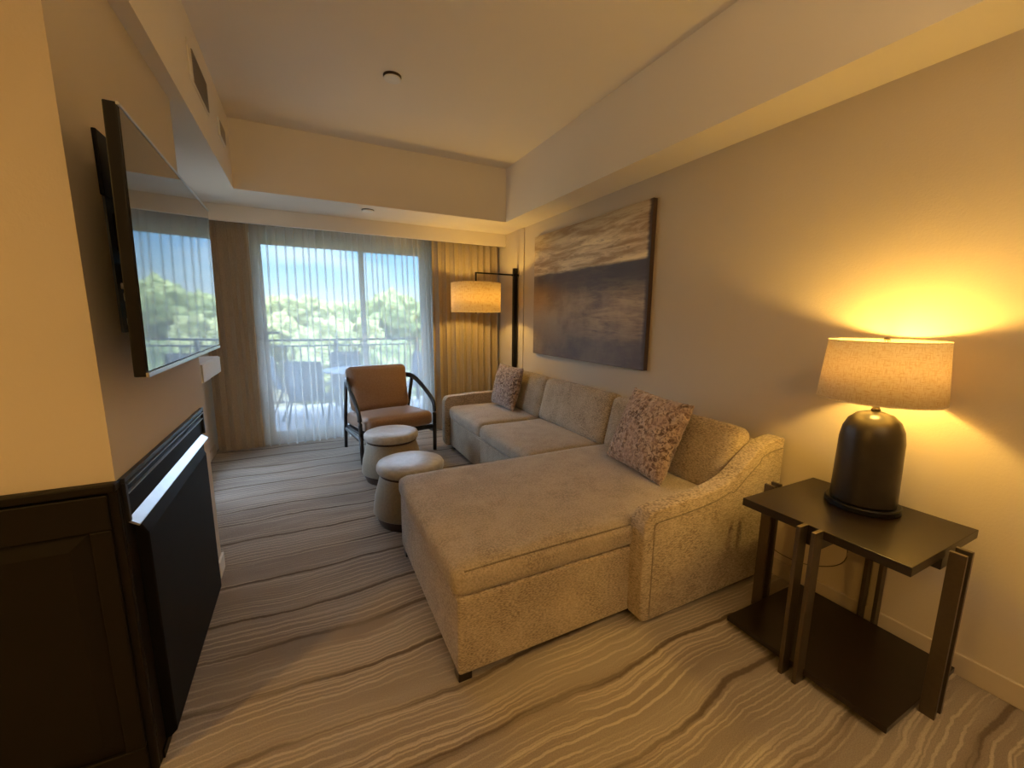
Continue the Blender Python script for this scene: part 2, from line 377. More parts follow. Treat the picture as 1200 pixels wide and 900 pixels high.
# block that carries the television and the fireplace
struct('wall_left', B(X0-.12, XF, YF, YE, 0, ZS+.02), M_wall)
bm = NB(); wy0, wy1, wz0, wz1 = 3.80, 4.78, .12, 2.38            # alcove wall; unseen side window added to bring in more daylight
box(bm, XL-.12, XL, YE, wy0, 0, ZS+.02); box(bm, XL-.12, XL, wy1, 5.66, 0, ZS+.02); box(bm, XL-.12, XL, wy0, wy1, 0, wz0); box(bm, XL-.12, XL, wy0, wy1, wz1, ZS+.02)
struct('wall_alcove', bm, M_wall)
bm = NB(); box(bm, XL-.09, XL-.03, wy0, wy0+.04, wz0, wz1); box(bm, XL-.09, XL-.03, wy1-.04, wy1, wz0, wz1); box(bm, XL-.09, XL-.03, wy0+.04, wy1-.04, wz0, wz0+.04); box(bm, XL-.09, XL-.03, wy0+.04, wy1-.04, wz1-.04, wz1)
WN = struct('added_window', bm, M_frame); struct('window_glass', B(XL-.065, XL-.06, wy0+.04, wy1-.04, wz0+.04, wz1-.04), M_glass, WN)
# bulkheads
struct('trim_1', B(X0, -.47, Y0, 5.66, ZS, ZC+.1), M_ceil)
struct('trim_2', B(2.10, XW, Y0, 5.66, ZS, ZC+.1), M_ceil)
struct('trim_3', B(-.47, 2.10, 4.372, 5.66, ZS, ZC+.1), M_ceil)
struct('trim_4', B(XL, XW, YV, YV+.04, 2.408, ZS), M_ceil)                 # curtain pelmet
struct('trim_5', B(XW-.012, XW, 4.51, 5.5, 0, ZS), M_wall)                  # shallow corner pier
# window wall around the sliding door
bm = NB(); box(bm, XL-.1, -.50, YB, YB+.16, 0, ZS+.02); box(bm, 1.50, XW+.1, YB, YB+.16, 0, ZS+.02); box(bm, -.50, 1.50, YB, YB+.16, 2.40, ZS+.02)
struct('wall_window', bm, M_wall)
struct('baseboard_right', B(XW-.014, XW, Y0, 4.5, 0, .098), M_base, bevel=.004)
bm = NB(); box(bm, XF, XF+.012, 2.66, YE+.012, 0, .098); box(bm, XL+.012, XF, YE, YE+.012, 0, .098)
struct('baseboard_left', bm, M_white, bevel=.003)
struct('baseboard_alcove', B(XL, XL+.012, YE+.012, 5.3, 0, .098), M_base)

# sliding glass door
door = NB(); fx0, fx1, fz1 = -.50, 1.50, 2.40; yd = YB+.04
box(door, fx0, fx0+.05, yd-.03, yd+.09, .0, fz1); box(door, fx1-.05, fx1, yd-.03, yd+.09, 0, fz1)
box(door, fx0+.05, fx1-.05, yd-.03, yd+.09, fz1-.05, fz1); box(door, fx0+.05, fx1-.05, yd-.03, yd+.09, 0, .04)
D = struct('door_1', door, M_frame)
def sash(x0, x1, y):
    gx0, gx1, gz0, gz1 = x0+.06, x1-.045, .12, 2.285
    b = NB(); box(b, x0, gx0, y, y+.035, .04, 2.35); box(b, gx1, x1, y, y+.035, .04, 2.35); box(b, gx0, gx1, y, y+.035, .04, gz0); box(b, gx0, gx1, y, y+.035, gz1, 2.35)
    s = struct('door_sash', b, M_frame, D, bevel=.003)
    struct('door_glass', B(gx0, gx1, y+.014, y+.02, gz0, gz1), M_glass, s); return s
s1 = sash(-.45, .70, yd-.02); s2 = sash(.645, 1.45, yd+.025)
hb = NB(); tube(hb, bez([(-.425, yd-.02, 1.23), (-.425, yd-.06, 1.25), (-.425, yd-.06, 1.39), (-.425, yd-.02, 1.41)], 5), .009); box(hb, -.43, -.27, yd-.05, yd-.035, 1.285, 1.31)
struct('door_handle', hb, M_outmetal, s1)

# ------------------------------------------------------------------ curtains
def curtain_sheet(x0, x1, y, z0, z1, period, amp, seed, pinch=False, flare=0, ppf=12, rows=24, hemwave=0):
    rnd = random.Random(seed); n = int((x1-x0)/period); bm = NB(); prof = []
    offs = [rnd.uniform(.75, 1.25) for _ in range(n)]; tot = sum(offs); x = x0
    for i in range(n):
        w = offs[i]/tot*(x1-x0); a = amp*rnd.uniform(.7, 1.2)
        for k in range(ppf):
            t = k/ppf
            if pinch:                                  # gently curved panel, then a narrow tuck folded over itself
                if t < .62: q = t/.62; prof.append((x+w*q*.99, y+.012*math.sin(q*PI)))
                else:
                    q = (t-.62)/.38; prof.append((x+w*(.99+.01*q)+.011*math.sin(q*2*PI), y-a*math.sin(q*PI)))
            else: prof.append((x+w*t+.18*w*math.sin(4*PI*t), y+a*math.sin(2*PI*t)))
        x += w
    prof.append((x1, y)); grid = []
    for j in range(rows+1):
        v = j/rows; z = z1+(z0-z1)*v; row = []
        for i, (px, py) in enumerate(prof):
            u = (px-x0)/(x1-x0); dx = flare*v*(u-.5)*2+.012*v*noise.noise(Vector((px*3, v*2, seed)))
            k = .45+.55*min(1, v*3); hem = hemwave*noise.noise(Vector((px*2.3, 0, seed+3))) if j == rows else 0
            row.append(bm.verts.new((px+dx, y+(py-y)*k+.02*v*noise.noise(Vector((px*2.2, 3, seed))), z+hem)))
        grid.append(row)
    for a, b in zip(grid, grid[1:]):
        for i in range(len(a)-1): bm.faces.new((a[i], a[i+1], b[i+1], b[i]))
    return bm
o = obj('sheer_curtain', curtain_sheet(-.47, 1.52, 5.33, .012, 2.5, .073, .045, 5, True, .05, 18, 20, .0), M_sheer, smooth=True)
tag(o, 'white translucent pleated sheer curtain across the glass balcony door', 'curtain')
o = obj('drape', curtain_sheet(1.47, 2.38, 5.19, .012, 2.5, .098, .034, 11, False, 0), M_drape, smooth=True)
tag(o, 'tan floor-length drape gathered right of the balcony door behind the floor lamp', 'curtain', 'opaque drapes')
o = obj('drape', curtain_sheet(-.93, -.50, 5.30, .012, 2.5, .075, .026, 23, False, .0), M_drape, smooth=True)
tag(o, 'tan drape drawn open at the left end of the sheer, beyond the television wall', 'curtain', 'opaque drapes')

# ------------------------------------------------------------------ left: panelled cabinet face round the corner, fireplace, television
t = thing('panelled_cabinet', 'dark brown panelled wood cabinet front below the orange-lit wall at left', 'cabinet', (-1.4, YF, 0))
def loc(bm, o): return xform(bm, Matrix.Translation(-Vector(o.location)))
yc = YF-.004
obj('body', loc(B(-2.6, XF+.0055, yc-.012, YF+.0, .0, .985), t), M_cabwood, t, bevel=.003)
obj('top_moulding', loc(B(-2.62, XF+.008, yc-.030, YF, .985, 1.011), t), M_cabwood, t, bevel=.006, bseg=3)
def raised_panel(x0, x1, z0, z1):
    b = NB(); d0, d1 = yc-.012, yc-.026
    box(b, x0-.07, x1+.05, d1, d0, z1, .978); box(b, x0-.07, x1+.05, d1, d0, .0, z0); box(b, x1, x1+.05, d1, d0, z0, z1); box(b, x0-.07, x0, d1, d0, z0, z1)
    obj('door_frame', loc(b, t), M_cabwood, t, bevel=.004)
    w = .028; b = NB(); o_ = [(x0+.004, z0+.004), (x1-.004, z0+.004), (x1-.004, z1-.004), (x0+.004, z1-.004)]; i_ = [(x0+w+.02, z0+w+.02), (x1-w-.02, z0+w+.02), (x1-w-.02, z1-w-.02), (x0+w+.02, z1-w-.02)]
    A = [b.verts.new((p[0], d0-.001, p[1])) for p in o_]; C = [b.verts.new((p[0], d1+.002, p[1])) for p in i_]
    for i in range(4): b.faces.new((A[i], A[(i+1) % 4], C[(i+1) % 4], C[i]))
    b.faces.new(C); b.faces.new(A[::-1]); obj('raised_panel', loc(b, t), M_cabwood, t)
raised_panel(-1.35, -.600, .11, .870); raised_panel(-2.5, -1.50, .11, .870)

t = thing('fireplace', 'black electric fireplace heater with steel lip set into wall under television', 'fireplace', (XF, 2.12, 0))
obj('surround', loc(prism(NB(), [(1.5605, 0), (2.64, 0), (2.64, .867), (1.575, .867), (1.575, 1.008), (1.5605, 1.008)], 0, XF+.0002, XF+.006), t), M_cabwood, t, bevel=.002)
b = NB(); y0, y1 = 1.575, 2.665
box(b, XF, XF+.016, y0, y1, .992, 1.008); box(b, XF, XF+.016, y0, y0+.016, .868, .992); box(b, XF, XF+.016, y1-.016, y1, .868, .992)
obj('grille_frame', loc(b, t), M_fpgrey, t, bevel=.002)
obj('grille_back', loc(B(XF, XF+.005, y0+.016, y1-.016, .868, .992), t), M_fpblack, t)
obj('chrome_strip', loc(B(XF+.005, XF+.018, y0+.02, y1-.02, .982, .986), t), M_steel, t)
obj('chrome_strip', loc(B(XF+.005, XF+.014, y0+.02, y1-.02, .950, .954), t), M_steel, t)
obj('lip', loc(prism(NB(), [(XF+.004, .872), (XF+.032, .850), (XF+.030, .845), (XF+.004, .862)], 1, 1.59, 2.62), t), M_steel, t)
obj('hood', loc(prism(NB(), [(XF+.004, .860), (XF+.018, .848), (XF+.040, .800), (XF+.040, .05), (XF+.02, .03), (XF+.004, .03)], 1, 1.625, 2.50), t), M_fpblack, t, bevel=.004)
obj('kick_plate', loc(B(XF+.0065, XF+.012, 1.58, 2.64, 0, .03), t), M_cabwood, t)

# television on a swing bracket
TV = thing('television', 'large flat television tilted off the grey wall, screen reflecting the window', 'television', (-.397, 2.035, 1.675), 0)
tvh, tvw = .69, 1.20
def tvbm(x0, x1, ya, yb, za, zb): return B(x0, x1, ya, yb, za, zb)
obj('casing', tvbm(-.030, -.002, -tvw/2, tvw/2, -tvh/2, tvh/2), M_tvframe, TV, bevel=.003)
obj('rear_bulge', tvbm(-.060, -.030, -.36, .40, -tvh/2+.03, .08), M_fpblack, TV, bevel=.01)
obj('screen', tvbm(-.002, .0005, -tvw/2+.008, tvw/2-.008, -tvh/2+.016, tvh/2-.010), M_screen, TV)
b = NB(); box(b, -.004, .003, -tvw/2, tvw/2, tvh/2-.007, tvh/2+.001); obj('bezel', b, M_steel, TV, bevel=.001)
b = NB(); box(b, -.004, .003, -tvw/2, tvw/2, -tvh/2-.001, -tvh/2+.012) 
obj('bezel', b, M_steel, TV, bevel=.001)
TV.rotation_euler = (0, math.radians(1.0), math.radians(.95))
t = thing('television_bracket', 'black wall bracket with cables behind the television', 'bracket', (XF, 1.95, 1.7))
obj('wall_plate', loc(B(XF, XF+.012, 1.75, 2.30, 1.86, 2.05), t), M_fpblack, t, bevel=.003)
obj('recessed_panel', loc(B(XF, XF+.006, 1.765, 2.30, 1.44, 1.86), t), M_mount, t)
obj('arm', loc(B(XF+.006, XF+.07, 1.83, 1.87, 1.60, 1.66), t), M_blackmetal, t, bevel=.004)
obj('arm', loc(B(XF+.006, XF+.07, 2.08, 2.12, 1.60, 1.66), t), M_blackmetal, t, bevel=.004)
obj('power_brick', loc(B(XF+.006, XF+.045, 1.80, 1.90, 1.70, 1.82), t), M_fpblack, t, bevel=.006)
obj('socket_box', loc(B(XF+.006, XF+.03, 1.79, 1.88, 1.58, 1.60), t), M_plastic, t, bevel=.003)
for zz in (1.555, 1.475): obj('plug', loc(B(XF+.006, XF+.035, 1.80, 1.835, zz-.015, zz+.015), t), M_plastic, t, bevel=.005)
for k in range(3):
    c = tube(NB(), bez([(XF+.03, 1.82, 1.62-.06*k), (XF+.055, 1.86, 1.56-.05*k), (XF+.04, 1.90, 1.50), (XF+.05, 1.95+.03*k, 1.58)], 6), .004, 6)
    obj('cable', loc(c, t), M_fpblack, t, smooth=True)

# white wall box in the alcove beyond the television wall
t = thing('wall_cabinet', 'small white box on the alcove wall just past the television corner', 'cabinet', (XL, 3.5, 1.06))
obj('body', loc(B(XL, -.602, 3.15, 3.76, 1.07, 1.192), t), M_white, t, bevel=.004)
obj('front_panel', loc(B(-.602, -.594, 3.155, 3.755, 1.074, 1.188), t), M_white, t, bevel=.003)

# ------------------------------------------------------------------ ceiling bits
t = thing('air_vent', 'long slatted air vent high on the left bulkhead', 'vent', (-.47, 3.2, 2.855))
obj('frame', loc(B(-.47, -.464, 2.96, 3.44, 2.755, 2.955), t), M_ceil, t, bevel=.002)
b = NB(); 
for k in range(12):
    z = 2.775+k*.0145; prism(b, [(-.464, z), (-.457, z-.004), (-.457, z-.001), (-.464, z+.004)], 1, 3.03, 3.425)
obj('slats', loc(b, t), M_grille, t)
t = thing('wall_grille', 'small square grille at the far end of the left bulkhead', 'vent', (-.47, 3.92, 2.85))
obj('frame', loc(B(-.47, -.458, 3.80, 4.06, 2.775, 2.90), t), M_white, t, bevel=.003)
b = NB()
for k in range(6): box(b, -.458, -.454, 3.82, 4.04, 2.79+k*.017, 2.799+k*.017)
obj('slats', loc(b, t), M_grille, t)
def sprinkler(x, y, z, label, drop=.012):
    t = thing('sprinkler_cover', label, 'sprinkler', (x, y, z))
    t.scale = (1.3, 1.3, 1.3)
    obj('collar', lathe(NB(), [(0, 0), (.047, 0), (.047, -.004), (.040, -.006), (.040, -drop), (0, -drop)], 32), M_band, t, smooth=False)
    obj('cap', lathe(NB(), [(0, -drop), (.044, -drop), (.045, -drop-.003), (.042, -drop-.006), (0, -drop-.0065)], 32), M_white, t, smooth=False)
sprinkler(.641, 3.14, ZC, 'round white sprinkler cap on the high main ceiling')
sprinkler(.642, 4.56, ZS, 'round white sprinkler cap under the lowered ceiling by the curtains', .006)
t = thing('added_uplight_stand', 'added bronze uplight stand behind the viewer, brightening the ceiling', 'lamp', (.8, -1.3, 0))  # invented body for the added uplight, out of view
obj('base', lathe(NB(), [(0, 0), (.15, 0), (.15, .02), (.02, .035), (0, .035)], 40), M_bronze, t, smooth=False)
obj('pole', lathe(NB(), [(0, .035), (.014, .035), (.014, 2.0), (0, 2.0)], 16), M_bronze, t)
obj('bowl', lathe(NB(), [(0, 2.0), (.06, 2.0), (.17, 2.06), (.20, 2.13), (.195, 2.13), (.16, 2.07), (.05, 2.01), (0, 2.01)], 40), M_bronze, t, smooth=True)
def downlight(x, y, z, label):
    t = thing('recessed_downlight', label, 'ceiling light', (x, y, z))
    obj('trim_ring', lathe(NB(), [(.15, 0), (.17, 0), (.17, -.005), (.15, -.008), (.14, -.002)], 32), M_white, t)
downlight(-2.25, .33, ZS, 'round recessed ceiling light over the entry'); downlight(.9, -1.55, ZC, 'added round fill light on the ceiling at the rear of the room')  # the rear ring is added to carry the unseen fill

# ------------------------------------------------------------------ painting
t = thing('painting', 'large unframed abstract canvas in gold and dark violet brown above the sofa', 'painting', (XW, 3.30, 1.09))
obj('canvas', B(-.045, -.004, -.89, .89, 0, 1.30), M_paint, t, bevel=.003)

# ------------------------------------------------------------------ sofa
S = thing('sectional_sofa', 'taupe chenille sectional sofa with a long chaise at its near end', 'sofa', (1.4, 2.9, 0))
def sp(name, bm, m=M_sofa, **k): return obj(name, loc(bm, S), m, S, **k)
xf, xb = 1.41, 2.37; ya0, ya1 = 1.30, 1.40; yb0, yb1 = 4.40, 4.51; XCH = .455; YCH = 2.50
sp('base', B(xf+.006, 2.28, YCH, yb0, .045, .372), bevel=.012, bseg=3)
b = NB(); box(b, xf+.003, xf+.0065, 2.52, 3.475, .05, .350); box(b, xf+.003, xf+.0065, 3.485, 4.39, .05, .350); sp('front_panel', b, bevel=.004)
sp('chaise_base', B(XCH+.015, 2.28, ya1-.008, YCH, .045, .395), bevel=.016, bseg=3)
sp('back_frame', B(2.26, xb, ya1, yb0, .045, .80), bevel=.03, bseg=4)
def seat(x0, x1, y0, y1, z0, z1, name='seat_cushion', pz=.018, r=.055, seed=0):
    b = cushion(x1-x0, y1-y0, z1-z0, r, (.008, .004, pz), 16, lump=.004, seed=seed); xform(b, TR((x0+x1)/2, (y0+y1)/2, (z0+z1)/2)); sp(name, b, M_sofatop, smooth=True)
seat(xf-.012, 2.20, 3.482, 4.398, .352, .502, seed=1)
seat(xf-.012, 2.20, 2.505, 3.478, .352, .502, seed=2)
seat(XCH, 2.20, ya1-.015, 2.50, .390, .520, 'chaise_cushion', .010, .045, seed=3)
# arms: swooping outline extruded, with a padded border
def arm_outline(grow=0.0, low=.03):
    top = bez([(1.375, .575), (1.42, .602), (1.62, .612), (1.84, .632), (1.98, .672), (2.09, .745), (2.20, .812), (2.30, .838), (2.385, .842)], 6)
    pts = [(2.395, low), (1.40, low), (1.372, low+.012), (1.358, low+.05), (1.356, .54)]+[(p[0], p[1]) for p in top]+[(2.395, .83)]
    return pts
def shrink(pts, d):
    out = []; n = len(pts); cx = sum(p[0] for p in pts)/n; cz = sum(p[1] for p in pts)/n
    for i in range(n):
        a = Vector((*pts[i-1], 0)); b_ = Vector((*pts[i], 0)); c = Vector((*pts[(i+1) % n], 0)); t_ = (c-a).normalized(); nn = Vector((t_.y, -t_.x, 0))
        if nn.dot(Vector((cx, cz, 0))-b_) < 0: nn = -nn
        out.append((b_.x+nn.x*d, b_.y+nn.y*d))
    return out
A = arm_outline()
sp('arm', prism(NB(), A, 1, ya0+.006, ya1), bevel=.022, bseg=4, smooth=True)
# padded border band along front and top of the outer face, and inset panel
def border(A, y0, y1, w=.062):
    pts = [(1.357, .06)]+[p for p in A if p[1] > .53]; pts = pts[:-1] if pts[-1][1] < .835 else pts
    inner = [(1.356+w, .06)]+[(max(p[0], 1.356+w+.0003*k), min(p[1]-w*(1+.35*(1.95 < p[0] < 2.2)), .60+0*k) if p[0] < 1.5 else p[1]-w*(1+.35*(1.95 < p[0] < 2.2))) for k, p in enumerate(pts[1:])]
    inner = [(x, .545+.0004*k) if k and x < 1.425 else (x, z) for k, (x, z) in enumerate(inner)]
    b = NB(); O0 = [b.verts.new((p[0], y0, p[1])) for p in pts]; O1 = [b.verts.new((p[0], y1, p[1])) for p in pts]
    I0 = [b.verts.new((p[0], y0, p[1])) for p in inner]; I1 = [b.verts.new((p[0], y1, p[1])) for p in inner]
    for k in range(len(pts)-1):
        b.faces.new((O0[k], O0[k+1], I0[k+1], I0[k])); b.faces.new((O1[k], I1[k], I1[k+1], O1[k+1])); b.faces.new((O0[k], O1[k], O1[k+1], O0[k+1])); b.faces.new((I0[k], I0[k+1], I1[k+1], I1[k]))
    b.faces.new((O0[0], I0[0], I1[0], O1[0])); b.faces.new((O0[-1], O1[-1], I1[-1], I0[-1])); return b
wl = [(1.420, .045), (1.420, .20), (1.420, .40), (1.420, .535)]+[(px, pz-.062-.02*(1.98 < px < 2.2)) for px, pz in A if px > 1.43 and pz > .56 and px < 2.39]
for seg in (wl[:4], wl[3:]): sp('piping', tube(NB(), [(px, ya0+.007, pz) for px, pz in seg], .0045, 8), M_seam, smooth=True)
A2 = [(x, min(z, .618) if x < 2.16 else (min(z, .618+(x-2.16)*2.2) if z > .5 else z)) for x, z in A]
sp('arm', prism(NB(), A2, 1, yb0, yb1), bevel=.022, bseg=4, smooth=True)
sp('piping', tube(NB(), bez([(.500, 1.400, .505), (.70, 1.396, .512), (.95, 1.395, .514), (1.20, 1.396, .512), (1.352, 1.398, .509)], 5), .004, 8), M_seam, smooth=True)
# back cushions lean on the frame
def back(y0, y1, seed, zt=.905):
    w = y1-y0; b = cushion(.17, w, zt-.475, .055, (.022, .004, .006), 14, lump=.005, seed=seed)
    xform(b, TR(2.155, (y0+y1)/2, (zt+.475)/2, 0, math.radians(14), 0)); sp('back_cushion', b, M_sofa, smooth=True)
back(3.485, 4.395, 11); back(2.475, 3.478, 12); back(1.415, 2.468, 13, .895)
for (fx, fy) in ((XCH+.05, 1.44), (XCH+.05, 2.44), (1.46, 4.34), (2.2, 1.44), (2.2, 4.34)):
    sp('foot', B(fx-.03, fx+.03, fy-.03, fy+.03, 0, .046), M_espresso, bevel=.004)

# throw pillows (things of their own)
def shag_pillow(size, thick, seed):
    bm = NB(); n = 84; rows = {}
    for side in (1, -1):
        g = []
        for i in range(n+1):
            row = []
            for j in range(n+1):
                u, v = -1+2*i/n, -1+2*j/n
                edge = i in (0, n) or j in (0, n)
                if side == -1 and edge: row.append(rows[(i, j)]); continue
                h = ((1-abs(u)**2.6)*(1-abs(v)**2.6))**.5*thick/2
                k = 1-.055*(1-abs(v)**2)*abs(u)-.0; k2 = 1-.055*(1-abs(u)**2)*abs(v)
                p = Vector((side*h, u*size/2*k, v*size/2*k2))
                nz = noise.noise(Vector((p.y*55+seed, p.z*55, side*3)))*.006+noise.noise(Vector((p.y*18+seed, p.z*18, side)))*.006
                p.x += side*nz; p.y += noise.noise(Vector((p.z*60, seed, p.y*60)))*.005; p.z += noise.noise(Vector((p.y*60, seed+5, p.z*60)))*.005
                vv = bm.verts.new(p); row.append(vv)
                if side == 1: rows[(i, j)] = vv
            g.append(row)
        for i in range(n):
            for j in range(n): bm.faces.new((g[i][j], g[i+1][j], g[i+1][j+1], g[i][j+1]))
    return bm
def pillow(M, label, size, thick, seed):
    o = obj('throw_pillow', shag_pillow(size, thick, seed), M_fur, smooth=True); o.matrix_world = M; tag(o, label, 'pillow', 'shaggy throw pillows'); return o
pillow(TR(1.920, 1.885, .775, math.radians(3.5), math.radians(22), math.radians(-1)), 'large shaggy brown and rose pillow leaning on the chaise end of the sofa', .52, .17, 1)
pillow(TR(1.945, 4.00, .752, math.radians(2.6), math.radians(14), math.radians(6)), 'smaller shaggy brown pillow against the far arm of the sofa', .47, .17, 9)

# ------------------------------------------------------------------ ottomans
def ottoman(x, y, label):
    t = thing('ottoman', label, 'ottoman', (x, y, 0), 0, 'round drum ottomans')
    obj('plinth', lathe(NB(), [(0, 0), (.235, 0), (.262, .07), (.262, .078), (0, .078)], 56), M_band, t, smooth=False)
    obj('body', lathe(NB(), [(0, .078), (.270, .078), (.277, .090), (.262, .20), (.222, .352), (.216, .362), (0, .362)], 56), M_ott, t, smooth=True)
    obj('band', lathe(NB(), [(0, .362), (.222, .362), (.226, .380), (0, .380)], 56), M_band, t)
    obj('seat', lathe(NB(), [(0, .380), (.228, .380), (.240, .388), (.245, .402), (.244, .425), (.236, .440), (.22, .447), (.12, .453), (0, .455)], 64), M_ottseat, t, smooth=True)
    return t
ottoman(.635, 2.93, 'round taupe drum ottoman with dark base, beside the chaise, nearer of two')
ottoman(.655, 3.80, 'round taupe drum ottoman with dark base, in front of the tan armchair')

# ------------------------------------------------------------------ tan armchair
C = thing('armchair', 'tan leather lounge chair with dark curved wooden frame before the sheer curtain', 'armchair', (.762, 4.70, 0), math.radians(12))
def bar(pts, flat=(.015, .020), n=10): return tube(NB(), pts, .016, n, flat=(flat[0]*1.35, flat[1]*1.35))
for s in (-1, 1):
    obj('arm', bar(bez([(s*.415, -.365, .30), (s*.418, -.364, .47), (s*.420, -.335, .555), (s*.416, -.24, .625), (s*.404, -.06, .725), (s*.380, .13, .80), (s*.30, .285, .80)], 7), (.014, .023)), M_chairwood, C, smooth=True)
    obj('leg', bar([(s*.415, -.365, .31), (s*.412, -.370, .15), (s*.408, -.375, 0)], (.016, .018)), M_chairwood, C, smooth=True)
    obj('leg', bar([(s*.385, .13, .79), (s*.375, .24, .40), (s*.365, .33, 0)], (.014, .017)), M_chairwood, C, smooth=True)
    obj('side_rail', bar([(s*.405, -.365, .235), (s*.370, .27, .235)], (.012, .018)), M_chairwood, C)
obj('back_rail', bar(bez([(-.30, .285, .80), (-.12, .335, .79), (.12, .335, .79), (.30, .285, .80)], 6), (.014, .023)), M_chairwood, C, smooth=True)
obj('front_rail', bar([(-.405, -.34, .27), (.405, -.34, .27)], (.012, .02)), M_chairwood, C)
obj('seat_frame', B(-.37, .37, -.33, .27, .255, .285), M_chairwood, C, bevel=.005)
b = cushion(.735, .72, .155, .055, (.0, .01, .02), 14, lump=.002, seed=4); xform(b, TR(0, -.085, .375, math.radians(-3), 0, 0)); obj('seat_cushion', b, M_leather_tan, C, smooth=True)
b = cushion(.665, .15, .50, .06, (.0, .025, .012), 16, lump=.002, seed=6)
for v in b.verts:                                        # little dog-ears at the top corners
    k = max(0, v.co.z/.25); v.co.x *= 1+.05*k*(abs(v.co.x)/.33)**3; v.co.z += .012*k*(abs(v.co.x)/.33)**4
xform(b, TR(-.01, .175, .685, math.radians(-15), 0, 0)); obj('back_cushion', b, M_leather_tan, C, smooth=True)

# ------------------------------------------------------------------ side table
T = thing('side_table', 'dark espresso side table with lower shelf and paired bronze legs', 'table', (2.075, .825, 0))
tx0, tx1, ty0, ty1, tz = 1.785, 2.365, .522, 1.128, .675
def tp(name, bm, m, **k): return obj(name, loc(bm, T), m, T, **k)
tp('tabletop', B(tx0, tx1, ty0, ty1, tz-.036, tz), M_espresso, bevel=.002)
tp('shelf', B(tx0-.01, tx1, ty0-.012, ty1+.01, .030, .055), M_espresso, bevel=.002)
b = NB(); box(b, tx0+.002, tx1-.01, .795, .855, tz-.085, tz-.0365); box(b, 2.045, 2.105, ty0+.002, ty1-.002, tz-.0848, tz-.0367); tp('cross_beam', b, M_espresso, bevel=.002)
for cy in (.797, .853):                                   # front and back legs: bars edge-on to the room
    tp('leg', B(tx0-.058, tx0-.0005, cy-.008, cy+.008, 0, tz+.002), M_bronze, bevel=.0015)
    tp('leg', B(tx1+.0005, tx1+.042, cy-.008, cy+.008, 0, tz+.002), M_bronze, bevel=.0015)
for cx in (2.048, 2.104):
    tp('leg', B(cx-.008, cx+.008, ty0-.058, ty0-.0125, 0, tz+.002), M_bronze, bevel=.0015)
    tp('leg', B(cx-.008, cx+.008, ty1+.0105, ty1+.058, 0, tz+.002), M_bronze, bevel=.0015)

# ------------------------------------------------------------------ table lamp
L = thing('table_lamp', 'lit table lamp with dark dome base and linen drum shade on the side table', 'lamp', (2.200, .845, tz))
obj('base_plate', lathe(NB(), [(0, .002), (.132, .002), (.135, .005), (.135, .024), (.131, .028), (0, .028)], 56), M_blackmetal, L)
obj('body', lathe(NB(), [(0, .028), (.116, .028), (.118, .04), (.114, .24), (.113, .31), (.106, .358), (.090, .396), (.064, .422), (.030, .434), (.016, .438), (0, .438)], 56), M_lampbody, L, smooth=True)
obj('neck', lathe(NB(), [(.012, .436), (.018, .442), (.013, .449), (.010, .47), (.016, .48), (.016, .53), (0, .53)], 24), M_bronze, L, smooth=True)
zb, zt, rb, rt = .490, .742, .214, .194
obj('lamp_shade', lathe(NB(), [(rb, zb), (rt, zt)], 72), M_shade, L, smooth=True, solid=.002)
obj('shade_trim', lathe(NB(), [(rb+.001, zb-.002), (rb+.003, zb), (rb+.001, zb+.004)], 72), M_shade, L, smooth=True)
b = lathe(NB(), [(rt+.001, zt-.004), (rt+.003, zt), (rt+.001, zt+.002)], 72)
obj('shade_trim', b, M_shade, L, smooth=True)
b = NB()
for a in range(3): tube(b, [(0, 0, zt-.012), (rt*math.cos(a*2.094+.3), rt*math.sin(a*2.094+.3), zt-.006)], .002, 6)
obj('spider', b, M_bronze, L)
obj('finial', lathe(NB(), [(0, zt-.02), (.006, zt-.02), (.006, zt), (.011, zt+.004), (.009, zt+.012), (0, zt+.014)], 20), M_bronze, L, smooth=True)
bu = plain('bulb_frosted', (.9, .85, .75), .5)
obj('bulb', lathe(NB(), [(0, .53), (.014, .532), (.022, .57), (.024, .60), (.012, .624), (0, .628)], 20), bu, L, smooth=True)
light('table_lamp_bulb', 'POINT', (0, 0, .662), TABLE_W, LAMP_COL, .035, parent=L)
cb = tube(NB(), bez([(2.24, .93, .68), (2.40, 1.02, .60), (2.405, .95, .30), (2.403, 1.10, .17), (2.402, 1.30, .155), (2.402, 1.45, .26), (2.404, 1.50, .33)], 8), .0022, 6)
obj('cord', xform(cb, Matrix.Translation(-Vector(L.location))), M_bronze, L, smooth=True)

# ------------------------------------------------------------------ floor lamp
F = thing('floor_lamp', 'black floor lamp with square pole, side arm and lit linen drum shade', 'lamp', (2.37, 4.66, 0))
obj('base', B(-.20, .035, -.12, .12, 0, .02), M_blackmetal, F, bevel=.003)
obj('pole', B(-.024, .024, -.024, .024, .02, 2.10), M_blackmetal, F, bevel=.002)
obj('collar', B(-.034, .034, -.030, .030, 2.005, 2.03), M_blackmetal, F, bevel=.003)
b = NB(); box(b, -.53, .03, -.009, .009, 2.010, 2.027); box(b, -.53, -.512, -.009, .009, 1.90, 2.010); obj('arm', b, M_blackmetal, F, bevel=.002)
xs, rs = -.521, .295
obj('lamp_shade', xform(lathe(NB(), [(rs, 1.558), (rs, 1.898)], 72), Matrix.Translation((xs, 0, 0))), M_shade2, F, smooth=True, solid=.002)
b = NB()
for a in range(3): tube(b, [(xs, 0, 1.895), (xs+rs*math.cos(a*2.094), rs*math.sin(a*2.094), 1.89)], .003, 6)
tube(b, [(xs, 0, 1.90), (xs, 0, 1.77)], .012, 10); tube(b, [(xs, 0, 1.555), (xs, 0, 1.545)], .008, 8); tube(b, [(xs, 0, 1.56), (xs, 0, 1.77)], .003, 6)
obj('spider', b, M_blackmetal, F)
